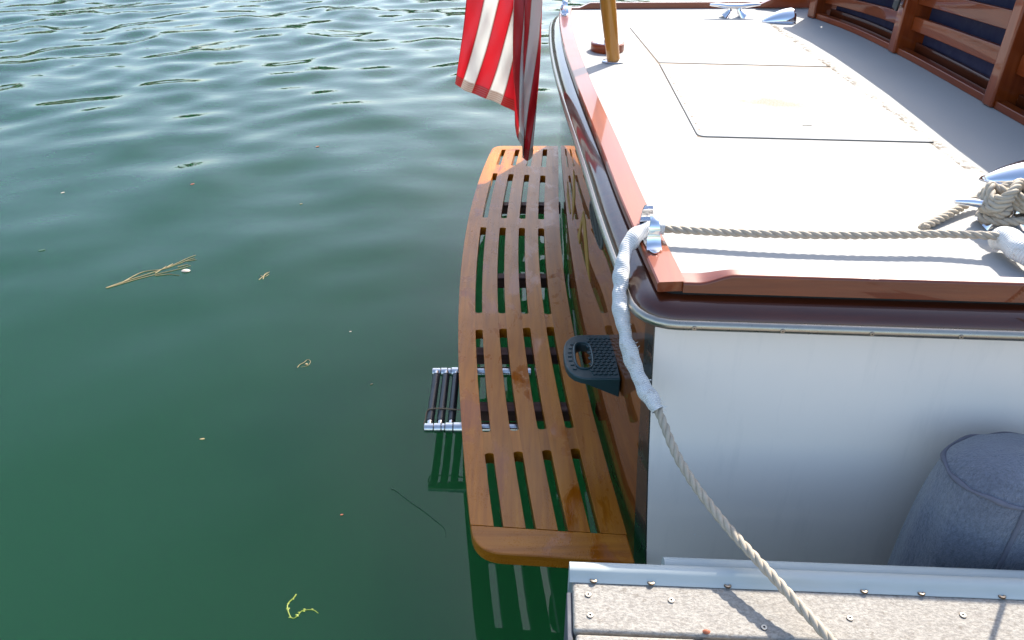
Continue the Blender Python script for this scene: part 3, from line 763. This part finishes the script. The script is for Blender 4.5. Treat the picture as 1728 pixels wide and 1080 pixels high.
for y0, y1 in ((1.62, 2.065), (2.135, 2.915), (2.985, 3.755), (3.825, 4.56)):
    hN = lambda Y: bh_top(Y)-ZD
    board(y0, y1, .015, lambda Y: ZD+.0005, lambda Y: ZD+.030, .045, 'sill')
    board(y0, y1, .095, lambda Y: ZD+.0005, lambda Y: ZD+.055, .02, 'inner_sill', M['dmah_y'])
    board(y0, y1, .055, lambda Y: ZD+.27*hN(Y), lambda Y: ZD+.42*hN(Y), .022, 'slat')
    board(y0, y1, .055, lambda Y: ZD+.55*hN(Y), lambda Y: ZD+.70*hN(Y), .022, 'slat')
    board(y0, y1, .055, lambda Y: ZD+.83*hN(Y), lambda Y: ZD+.96*hN(Y), .022, 'slat')
    board(y0, y1, .125, lambda Y: ZD+.035, lambda Y: ZD+.97*hN(Y), .03, 'canvas_panel', M['navy'])
board(1.60, 4.64, -.015, lambda Y: bh_top(Y)-.008, lambda Y: bh_top(Y)+.022, .19, 'top_rail')
p = UX(1517, 6, 1.80); part(MB().box((1.79, p.y, p.z+.01), (.012, .05, .075), rx=.2), 'snap_strap', M['black'], bh, bevel=.004)
o = part(MB().lathe((0, 0, 0), [(.0001, 0), (.006, 0), (.005, .003), (.0001, .004)], 12), 'snap_stud', M['chrome'], bh); o.location = (1.783, p.y, p.z+.02); o.rotation_euler = (0, R(-90), 0)
# far coaming wing sweeping up from the toe rail, and house side behind
for sgn, f_, nm in ((-1, FS, 'coaming_wing'), (1, NS, 'coaming_wing')):
    rings = []
    for x in np.linspace(1.46, 3.4, 24):
        t = min(1, max(0, (x-1.46)/.55)); h = .012 + .42*t**1.3; y = f_(x)+sgn*.045
        rings.append([Vector((x, y, 1.1)), Vector((x, y, 1.1+h)), Vector((x, y+sgn*.03, 1.1+h)), Vector((x, y+sgn*.03, 1.1))])
    if sgn == -1: part(MB().loft(rings), nm, M['mah_x'], boat, bevel=.004)
part(MB().box((3.6, 3.2, .6), (3.2, 2.9, .02)), 'cockpit_sole', M['beam'], boat)

# ================================================================== FLAGSTAFF AND FLAG
fb_ = U(1035, 103, ZD+.004); lean = .17
staff = tag(empty('flagstaff', (fb_.x, fb_.y, ZD+.001)), 'varnished wooden flagstaff leaning aft from its metal deck socket', 'flagstaff')
sb = MB().lathe((0, 0, 0), [(.0001, 0), (.050, 0), (.052, .003), (.049, .006), (.034, .009), (.0001, .010)], 36, 1, .85)
sb.build('socket_plate', M['steel_worn'], staff)
pth = [Vector((-lean*h, 0, .008+h)) for h in np.linspace(0, .82, 12)]
MB().tube(pth, .026, 28, rf=lambda q: .030 + .009*math.sin(min(1, q*1.3)*math.pi/2)-.010*max(0, q-.6)).build('pole', M['spruce'], staff, smooth=60)

FY = fb_.y
cols = [(786, 0, 769, 141, 0), (817, -.005, 778, 148, -.01), (843, .005, 796, 157, .01), (871, -.005, 820, 167, -.008), (890, .02, 844, 176, .012), (900, .05, 868, 188, .03)]
fm = bpy.data.meshes.new('flag'); fv, ff, fuv = [], [], []
SUB, NR = 8, 70
ncol = 13*SUB+1
cb = [UY(c[2], c[3], FY+c[4]) for c in cols]; ct = [UY(c[0], 0, FY+c[1]) for c in cols]
fx = lambda arr, k: spline1(range(6), [getattr(p, k) for p in arr])
BX, BY, BZ, TXx, TYy = fx(cb, 'x'), fx(cb, 'y'), fx(cb, 'z'), fx(ct, 'x'), fx(ct, 'y')
tz = [UY(880, y, FY-.03).z for y in (188, 206, 236, 256, 268, 271, 262, 238)]
BZ2 = spline1([5, 5.8, 7, 8.5, 10, 11, 12, 13], tz)
fold_r = [0, .8, 1.7, 2.8, 3.7, 4.5, 5.6, 7.0, 8.2, 9.5, 11.5]
FRX = spline1(fold_r, [884, 866, 868, 883, 889, 883, 896, 914, 905, 890, 882]); FRY = spline1(fold_r, [.04, .0, -.055, -.070, -.035, -.062, -.055, -.02, .03, .05, .06])
zt0 = ct[0].z; ztail = tz[4]; ztop = 1.72
def bundle(s_, z):
    k = (z-ztail)/(zt0-ztail); r_ = (s_-5)*(1+.38*min(1.2, k)); kk = min(1, max(0, k))
    px = (884 + 3*kk) + (FRX(r_)-886)*(.62+.38*kk**.6); dep = FRY(r_)*(.6+.4*kk)
    p = UY(px, 60, FY+dep); return p.x, FY+dep
for r_ in range(NR+1):
    for c_ in range(ncol):
        s_ = c_/SUB; q = r_/NR
        if s_ <= 5:
            zb = BZ(s_); z = zb + (ztop-zb)*q; k = (z-zb)/(zt0-zb); k1 = min(k, 1.15)
            x = BX(s_)+(TXx(s_)-BX(s_))*k1**.9; y = BY(s_)+(TYy(s_)-BY(s_))*k1
            if s_ > 4.2:
                bx_, by_ = bundle(5, z); e = (s_-4.2)/.8; x += (bx_-x)*e*min(1, k*1.5)*.7; y += (by_-y)*e
        else:
            zb = BZ2(s_); z = zb + (ztop-zb)*q; x, y = bundle(s_, z)
            if s_ < 5.8:
                e = 1-(s_-5)/.8; zb5 = BZ(5); k = max(0, (z-zb5)/(zt0-zb5)); x5 = BX(5)+(TXx(5)-BX(5))*min(k, 1.15)**.9; x5 += (bundle(5, z)[0]-x5)*min(1, k*1.5)*.7; x += (x5-x)*e
        if z > zt0:
            g = (z-zt0)/(ztop-zt0); g2 = g*g*(3-2*g); x += (fb_.x - lean*(z-ZD) - .045 - x)*g2; y += (FY-y)*g2*.6
        y += .007*math.sin(s_*2.1+z*9) + .005*math.sin(s_*4.3-z*15) + .003*math.sin(s_*3.1+z*31)
        x += .003*math.sin(z*11+s_*.8)
        fv.append((x, y, z)); fuv.append((s_/13, q))
for r_ in range(NR):
    for c_ in range(ncol-1):
        a_ = r_*ncol+c_; ff.append((a_, a_+1, a_+ncol+1, a_+ncol))
fm.from_pydata(fv, [], ff); uvl = fm.uv_layers.new(name='UVMap')
for lp in fm.loops: uvl.data[lp.index].uv = fuv[lp.vertex_index]
fm.polygons.foreach_set('use_smooth', [True]*len(fm.polygons)); fm.materials.append(M['flag'])
flag = bpy.data.objects.new('flag', fm); COL.objects.link(flag)
tag(flag, 'red and white striped flag hanging in folds over the swim platform', 'flag')

# ================================================================== ROPES
def uv_tube(name, path, rfun, m, n=20, flat=1.0, parent=None):
    T_, N_, B_ = frames(path); vs_, fs_, uv_ = [], [], []; L = 0
    for i, p in enumerate(path):
        if i: L += (path[i]-path[i-1]).length
        for k in range(n+1):
            a = 2*math.pi*k/n; rr = rfun(i/(len(path)-1), a); vs_.append(p + (N_[i]*math.cos(a) + B_[i]*math.sin(a)*flat)*rr); uv_.append((k/n, L))
    for i in range(len(path)-1):
        for k in range(n): a = i*(n+1)+k; fs_.append((a, a+1, a+n+2, a+n+1))
    me = bpy.data.meshes.new(name); me.from_pydata(vs_, [], fs_); ul = me.uv_layers.new(name='UVMap')
    for lp in me.loops: ul.data[lp.index].uv = uv_[lp.vertex_index]
    me.polygons.foreach_set('use_smooth', [True]*len(me.polygons)); me.materials.append(m)
    o = bpy.data.objects.new(name, me); COL.objects.link(o)
    if parent is not None: o.parent = parent
    return o
RR = .0105
# line from the cleat through the chock and down to the dock
def atz(px, py, z): return U(px, py, z)
chk = Vector((T(1.797)+.03, 1.797, 1.128))
up = [atz(1728, 404, 1.135), atz(1690, 399, 1.14), atz(1600, 395, 1.137), atz(1500, 396.5, 1.134), atz(1400, 397, 1.131), atz(1300, 395, 1.129), atz(1200, 391, 1.127), atz(1120, 386, 1.127), chk]
down = [UY(1062, 410, 1.755), UY(1050, 450, 1.70), UY(1046, 500, 1.63), UY(1052, 550, 1.57), UY(1066, 605, 1.515), UY(1085, 650, 1.47), UY(1110, 692, 1.42), UY(1150, 783, 1.30), UY(1220, 880, 1.17), U(1320, 990, .695), U(1398, 1076, .668), U(1470, 1150, .656)]
line = MB()
full = catmull(up + down, .005)
line.rope(full, RR, .074, 7)
mooring = line.build('mooring_line', M['rope'], None, smooth=70)
tag(mooring, 'tan laid mooring rope from the boat cleat through the chock down to the dock', 'rope')
sl = catmull([atz(1122, 386, 1.127), chk] + down[:7], .004)
wn = [rng.uniform(0, 6.28) for _ in range(6)]
def sl_r(q, a):
    b = .0205 + .0026*math.sin(q*33+wn[0]+.7*math.cos(a)) + .0012*math.sin(q*83+1.5*math.sin(a+1)+wn[3]) + .0006*math.sin(q*58+1.3*math.sin(a)+wn[1]) + .0009*math.sin(q*17+2*a+wn[2])
    b *= .80 + .20*min(1, q*5)
    return b*(1 if q < .985 else .9)
slv = uv_tube('chafe_sleeve', sl, sl_r, M['sleeve'], 24, .9, mooring)
slv['label'] = 'wrinkled white webbing chafe sleeve on the rope'
fr = MB()
for i in range(26):
    k = random.choice([random.randrange(int(len(sl)*.55), len(sl)-3)]*1 + [len(sl)-3]); p = sl[k]; d = Vector((random.uniform(.2, 1), random.uniform(-1, .2), random.uniform(-.6, .8))).normalized()
    q0 = p + d*.018; fr.tube([q0, q0 + d*.006, q0 + d*.010 + Vector((0, 0, random.uniform(-.006, .004)))], .0006, 4)
tag(fr.build('frayed_threads', M['sleeve'], mooring), kind='stuff')
# second line hitched on the cleat
cz = ZD
def C(dx, dy, dz): c, s_ = math.cos(-.06), math.sin(-.06); return Vector((1.33 + dx*c - dy*s_, 1.885 + dx*s_ + dy*c, cz+dz))
tail = [atz(1556, 384, 1.103), atz(1600, 362, 1.106), atz(1650, 335, 1.120), atz(1695, 315, 1.145), atz(1740, 309, 1.165), atz(1790, 330, 1.16)]
wr = []
for i in range(20):
    t = 2*math.pi*i/12 + .6; wr.append(C(.062*math.cos(t), .040*math.sin(t), .016 + .0019*i))
for i in range(44):
    t = 2*math.pi*i/13 + .4; n_ = i/13; wr.append(C((.070-.006*n_)*math.sin(t), (.046-.003*n_)*math.sin(2*t), .062 + .014*n_ + .016*math.cos(t*2)*(1 if math.cos(t) > 0 else -.3)))
hitch = tail + [C(.15, .04, .07), C(.10, .035, .03)] + wr + [C(.07, .055, .06), C(.2, .0, .03), C(.32, -.02, .02)]
h = MB(); h.rope(catmull(hitch, .005), RR*1.12, .070, 7)
tag(h.build('cleat_line', M['rope'], None, smooth=70), 'tan rope knotted in hitches round the chrome cleat with its free end sticking out', 'rope')
# white sleeve of a third line beside the cleat
s3 = catmull([atz(1690, 402, 1.125), atz(1712, 412, 1.135), atz(1740, 432, 1.13), atz(1790, 462, 1.11)], .004)
o = uv_tube('chafe_sleeve', s3, lambda q, a: .031 + .003*math.sin(q*14+a), M['sleeve'], 24, 1.0)
tag(o, 'short white webbing sleeve lying on deck under the cleat knot', 'rope sleeve')
# thin cord round the ladder
xa2 = xa
yk = U(745, 691, ZLAD+.02).y
cpth = catmull([Vector((xa+.30, yk-.03, ZLAD+.03)), Vector((xa+.13, yk-.006, ZLAD+.023)), Vector((xa+.07, yk+.004, ZLAD+.021)), Vector((xa+.02, yk+.003, ZLAD+.021)), Vector((xa+.004, yk-.004, ZLAD+.014)), Vector((xa+.0, yk-.03, ZLAD+.0)), Vector((xa-.002, yk-.055, ZLAD-.004)), Vector((xa+.012, ya+.012, ZLAD-.012))], .004)
tag(MB().rope(cpth, .0032, .016, 5).build('ladder_cord', M['cord'], None, smooth=70), 'thin brown cord tied round the rungs of the folded ladder', 'cord')

# ================================================================== FENDER
fcx, fcy, ftz = 1.192, 1.298, .774
rx, ry = .186, .128
f_ = MB(); NF = 72; prof = [(.0001, .030), (.22, .029), (.45, .024), (.66, .014), (.82, .001), (.92, -.012), (.965, -.022), (.985, -.032), (1.01, -.05), (1.04, -.085), (1.07, -.13), (1.095, -.19), (1.115, -.28), (1.12, -.40), (1.10, -.55), (1.02, -.72), (.8, -.80), (.3, -.83), (.0001, -.84)]
rings = []
for r_, z in prof:
    ring = []
    for k in range(NF):
        a = 2*math.pi*k/NF; wv = 1 + .014*math.sin(a*5+1) + .016*math.sin(a*11+z*5)*min(1, max(0, -z*6)) if r_ > .6 else 1
        zz = z + (.002*math.sin(a*7)+.0015*math.sin(a*13+1) if .85 < r_ <= .99 and z > -.05 else 0) - (.01*math.cos(a-1.0) if r_ < .9 and z > -.02 else 0)
        ring.append(Vector((r_*rx*wv*math.cos(a), r_*ry*wv*math.sin(a), zz)))
    rings.append(ring)
f_.loft(rings)
fender = tag(empty('fender', (fcx, fcy, ftz)), 'fat dock fender in a worn blue fleece cover between hull and dock', 'fender')
cv = f_.build('fleece_cover', M['fleece'], fender, smooth=80); ss = cv.modifiers.new('sub', 'SUBSURF'); ss.levels = 1; ss.render_levels = 2
ring = [Vector((.985*rx*(1+.012*math.sin(a*5+1))*math.cos(a), .985*ry*(1+.012*math.sin(a*5+1))*math.sin(a), -.026+.002*math.sin(a*7)+.0015*math.sin(a*13+1))) for a in np.linspace(0, 2*math.pi, 90)]
MB().tube(ring, .006, 8, rf=lambda q: .0055+.0015*math.sin(q*61)).build('top_seam', M['piping'], fender, smooth=70)
for a in (-1.95, -.5, .8, 2.0):
    pts = []
    for rr, z in ((.985, -.032), (1.01, -.05), (1.04, -.085), (1.07, -.13), (1.095, -.19), (1.115, -.28), (1.12, -.40), (1.10, -.55), (1.02, -.72)):
        wv = 1 + .014*math.sin(a*5+1) + .016*math.sin(a*11+z*5)*min(1, max(0, -z*6)); pts.append(Vector((rr*rx*wv*math.cos(a)*1.006, rr*ry*wv*math.sin(a)*1.006, z)))
    MB().tube(catmull(pts, .02), .0055, 8).build('side_seam', M['piping'], fender, smooth=70)
MB().rope(catmull([Vector((.03, .0, .0)), Vector((.035, .01, .06)), Vector((.05, .06, .22)), Vector((.06, .105, .36)), Vector((.06, .15, .42))], .006), .006, .045, 6).build('lanyard', M['rope'], fender, smooth=70)

# ================================================================== DOCK
ZK = .64
dock = tag(empty('dock', (.13, 1.0, 0)), 'sunlit composite plank dock edged with a pale blue vinyl bumper', 'dock')
DI = Matrix.Translation((-.13, -1.0, 0))
def dpart(mb, name, m, parent=dock, **kw):
    o = mb.build(name, m, parent, **kw)
    if parent is dock: o.matrix_parent_inverse = DI
    return o
dsl = -.047
def DP(x, n, z=0): return Vector((.130 + x*math.cos(dsl) + n*math.sin(dsl), 1.088 + x*math.sin(dsl) - n*math.cos(dsl), z))   # x along the edge, n inwards
rows = []
for r_ in range(15):
    n0 = .0 + r_*.1385; n1 = n0 + .132
    if r_ == 0: cuts = [(0, 3.4)]
    elif r_ % 2: cuts = [(.004, .245), (.252, .49), (.498, 3.4)] if r_ == 1 else [(.0, 1.2), (1.207, 3.4)]
    else: cuts = [(.0, 2.0), (2.007, 3.4)]
    for x0, x1 in cuts:
        q = [DP(x0, n0), DP(x0, n1), DP(x1, n1), DP(x1, n0)]; poly = []
        cx = [(p.x, p.y) for p in q]
        pl = dpart(MB().prism(cx, ZK-.036, ZK + (.0007*((r_*7) % 3))), 'plank', M['plank'], bevel=.008, seg=3)
        rows.append((pl, r_, x0, x1, n0, n1))
scr = None
def screw_at(x, n, z, parent, m, base=[None, None]):
    i = 0 if m is M['screw_white'] else 1
    if base[i] is None:
        mb = MB().lathe((0, 0, 0), [(.0001, -.002), (.0068, -.002), (.0068, .0004), (.0052, .0011), (.0026, .0010), (.0022, -.0008), (.0001, -.001)], 16)
        o = dpart(mb, 'screw', m, parent); base[i] = o
    else:
        o = dup(base[i], parent=parent)
    o.location = DP(x, n, z)
    return o
for pl, r_, x0, x1, n0, n1 in rows:
    if r_ == 0: spots = [(.035, .046), (.037, .096), (.205, .052), (.385, .108), (.568, .078), (.80, .060), (.98, .10), (1.3, .05), (1.6, .1)]
    else: spots = [(x, n) for x in (.035, .41, .62, 1.04, 1.46, 1.88) for n in (n0+.03, n1-.03)]
    for x, n in spots:
        if x0+.01 < x < x1-.01: screw_at(x + .003*math.sin(x*40+n*90), n, ZK+.0018, pl, M['screw_white'])
# vinyl bumper: flange on the plank, rounded nose over the edge
def bumper(x0, x1, dn, dz, nm, waves):
    prof = [(.017, .0022), (.014, .0035), (.010, .007), (.006, .012), (.001, .017), (-.006, .022), (-.018, .020), (-.028, .013), (-.034, .002), (-.036, -.015), (-.036, -.07), (-.030, -.085), (-.012, -.085), (-.012, -.001), (.017, .0008)]
    rings = []
    for x in np.linspace(x0, x1, 90):
        wv = .003*waves*(math.cos((x-.035)*2*math.pi/.142)*.5+.5)
        rings.append([DP(x, n + dn - (wv if 3 > i > 0 else 0)*0 + (0 if i > 3 else -wv*.9), ZK + dz + z) for i, (n, z) in enumerate(prof)])
    return dpart(MB().loft(rings), nm, M['vinyl'], smooth=50)
bp = bumper(-.006, 3.4, .0, .0012, 'bumper', 1)
bp2 = bumper(.205, 3.4, -.045, -.026, 'bumper', 0)
for x in (.036, .177, .319, .461, .603, .745, .887, 1.03, 1.17, 1.32):
    o = screw_at(x + .012*math.sin(x*23), .0115, ZK+.0075, bp, M['screw']); o.rotation_euler = (R(-14), 0, 0); o.location.z -= .002; o.scale = (1.15, 1.15, 1.3)
# frame under the planks, end fascia, floats
dpart(MB().prism([tuple(DP(-.012, .03).xy), tuple(DP(-.012, 2.2).xy), tuple(DP(.0-.0005, 2.2).xy), tuple(DP(-.0005, .03).xy)], ZK-.20, ZK-.012), 'end_fascia', M['dock_frame'], bevel=.003)
dpart(MB().prism([tuple(DP(0, .004).xy), tuple(DP(0, .045).xy), tuple(DP(3.4, .045).xy), tuple(DP(3.4, .004).xy)], ZK-.20, ZK-.037), 'edge_beam', M['vinyl'])
dpart(MB().prism([tuple(DP(.04, .10).xy), tuple(DP(.04, 2.1).xy), tuple(DP(3.3, 2.1).xy), tuple(DP(3.3, .10).xy)], -.2, ZK-.205), 'float', M['float'], bevel=.02)
p = U(1192, 1066, ZK+.004)
tag(MB().lathe((p.x, p.y, ZK+.0015), [(.0001, 0), (.006, .0005), (.007, .003), (.004, .006), (.0001, .007)], 9, 1.2, .8).build('seed_husk', M['debris_red']), 'small brown seed husk lying on the second dock plank', 'seed husk')

# ================================================================== FLOATING DEBRIS
def wz(p, z=.004):
    z *= .5
    i = int(np.argmin(abs(WX-p.x))); j = int(np.argmin(abs(WY-p.y))); return Vector((p.x, p.y, H[j, i]+z))
def wp(px, py, z=.004): return wz(U(px, py, 0), z)
def strand(pts, r_, mb): mb.tube(catmull([wp(*q) for q in pts], .006), r_, 5, rf=lambda t: r_*(1-.5*t)); return mb
m_ = MB()
for pts in ([(179, 487), (215, 474), (250, 463), (290, 449), (315, 438), (331, 432)], [(181, 487), (230, 472), (262, 464), (300, 456), (322, 450)], [(205, 478), (240, 460), (275, 455), (300, 447), (318, 440), (329, 437)],
            [(262, 466), (285, 464), (303, 466)], [(262, 462), (275, 454), (281, 450)], [(282, 452), (292, 446)], [(300, 452), (318, 448)], [(315, 442), (332, 440)]): strand(pts, .0032, m_)
tag(m_.build('grass_stalk', M['debris_tan'], None, smooth=70), 'long dry branching grass stalk floating on the open water', 'grass stalk')
p = wp(314, 459, .006); tag(MB().lathe(tuple(p), [(.0001, -.004), (.020, -.003), (.024, .001), (.016, .006), (.0001, .008)], 14, 1, .62).build('shell', M['debris_white'], None, smooth=70), 'small pale shell fragment caught at the tip of the floating grass stalk', 'shell')
m_ = MB()
for pts in ([(437, 473), (446, 466), (455, 460)], [(440, 466), (447, 468), (454, 464)], [(444, 472), (447, 464), (452, 461)]): strand(pts, .0026, m_)
tag(m_.build('grass_sprig', M['debris_tan'], None, smooth=70), 'tiny straw coloured sprig floating right of the long grass stalk', 'sprig')
m_ = MB(); strand([(502, 621), (506, 616), (513, 612), (519, 607), (522, 608), (524, 611), (520, 617), (514, 619), (508, 620)], .0018, m_); m_.lathe(tuple(wp(517, 615.5)), [(.0001, -.002), (.007, 0), (.005, .004), (.0001, .005)], 9)
tag(m_.build('curled_leaf', M['debris_tan'], None, smooth=70), 'curled pale leaf loop floating left of the boarding ladder', 'leaf')
m_ = MB(); strand([(500, 1003), (495, 1010), (489, 1015), (485, 1022), (486, 1031), (491, 1042), (497, 1043), (504, 1037), (509, 1031), (520, 1029), (530, 1030), (537, 1035)], .0022, m_)
for i in range(16):
    q = random.choice([(494, 1012), (487, 1020), (486, 1028), (490, 1040), (501, 1039), (506, 1033), (514, 1030), (526, 1030)]); c = wp(q[0]+random.uniform(-2, 2), q[1]+random.uniform(-2, 2), .005)
    m_.lathe(tuple(c), [(.0001, -.001), (.0035, 0), (.0001, .002)], 6, 1.2, .7)
tag(m_.build('weed_strand', M['debris_green'], None, smooth=70), 'bright yellow green curl of water weed at the bottom of the picture', 'water weed')
m_ = MB(); strand([(660, 825), (668, 828), (690, 845), (712, 860), (735, 878), (750, 892), (752, 905)], .0016, m_)
tag(m_.build('weed_strand', M['debris_dark'], None, smooth=70), 'thin dark weed thread floating below the ladder beside the platform', 'water weed')
for px, py, mk, sz, lab, cat, nm in (
    (105, 323, 'debris_white', .013, 'pale speck of bark near the left edge of the open water', 'bark', 'bark_chip'),
    (326, 316, 'debris_red', .016, 'reddish leaf scrap floating high above the long grass stalk', 'leaf', 'leaf_scrap'),
    (536, 248, 'debris_red', .014, 'brown leaf scrap floating farthest out, left of the flag', 'leaf', 'leaf_scrap'),
    (591, 559, 'debris_white', .0055, 'tiny white petal floating above the curled leaf', 'petal', 'petal'),
    (577, 870, 'debris_red', .006, 'tiny red brown leaf floating in the boat shadow below the ladder', 'leaf', 'leaf_scrap'),
    (627, 648, 'debris_tan', .007, 'tiny tan seed floating just left of the ladder', 'seed', 'seed'),
    (342, 742, 'debris_tan', .010, 'thin tan leaf skeleton floating alone in the lower middle water', 'leaf', 'leaf_scrap'),
    (72, 424, 'debris_dark', .020, 'faint dark green weed scrap floating at the far left', 'water weed', 'weed_scrap'),
    (508, 343, 'debris_tan', .010, 'pale scrap of straw floating left of the platform corner', 'straw', 'straw_scrap')):
    p = wp(px, py, .003); a = random.uniform(0, 3)
    m_ = MB(); n = 9; el = random.uniform(.35, .6); pol = []
    for j in range(n):
        t = 2*math.pi*j/n; r_ = sz*random.uniform(.75, 1.1); x, y = r_*math.cos(t), r_*math.sin(t)*el; pol.append((p.x + x*math.cos(a*.3)-y*math.sin(a*.3), p.y + x*math.sin(a*.3)+y*math.cos(a*.3)))
    m_.prism(pol, p.z-.001, p.z+.0015); tag(m_.build(nm, M[mk], None), lab, cat)
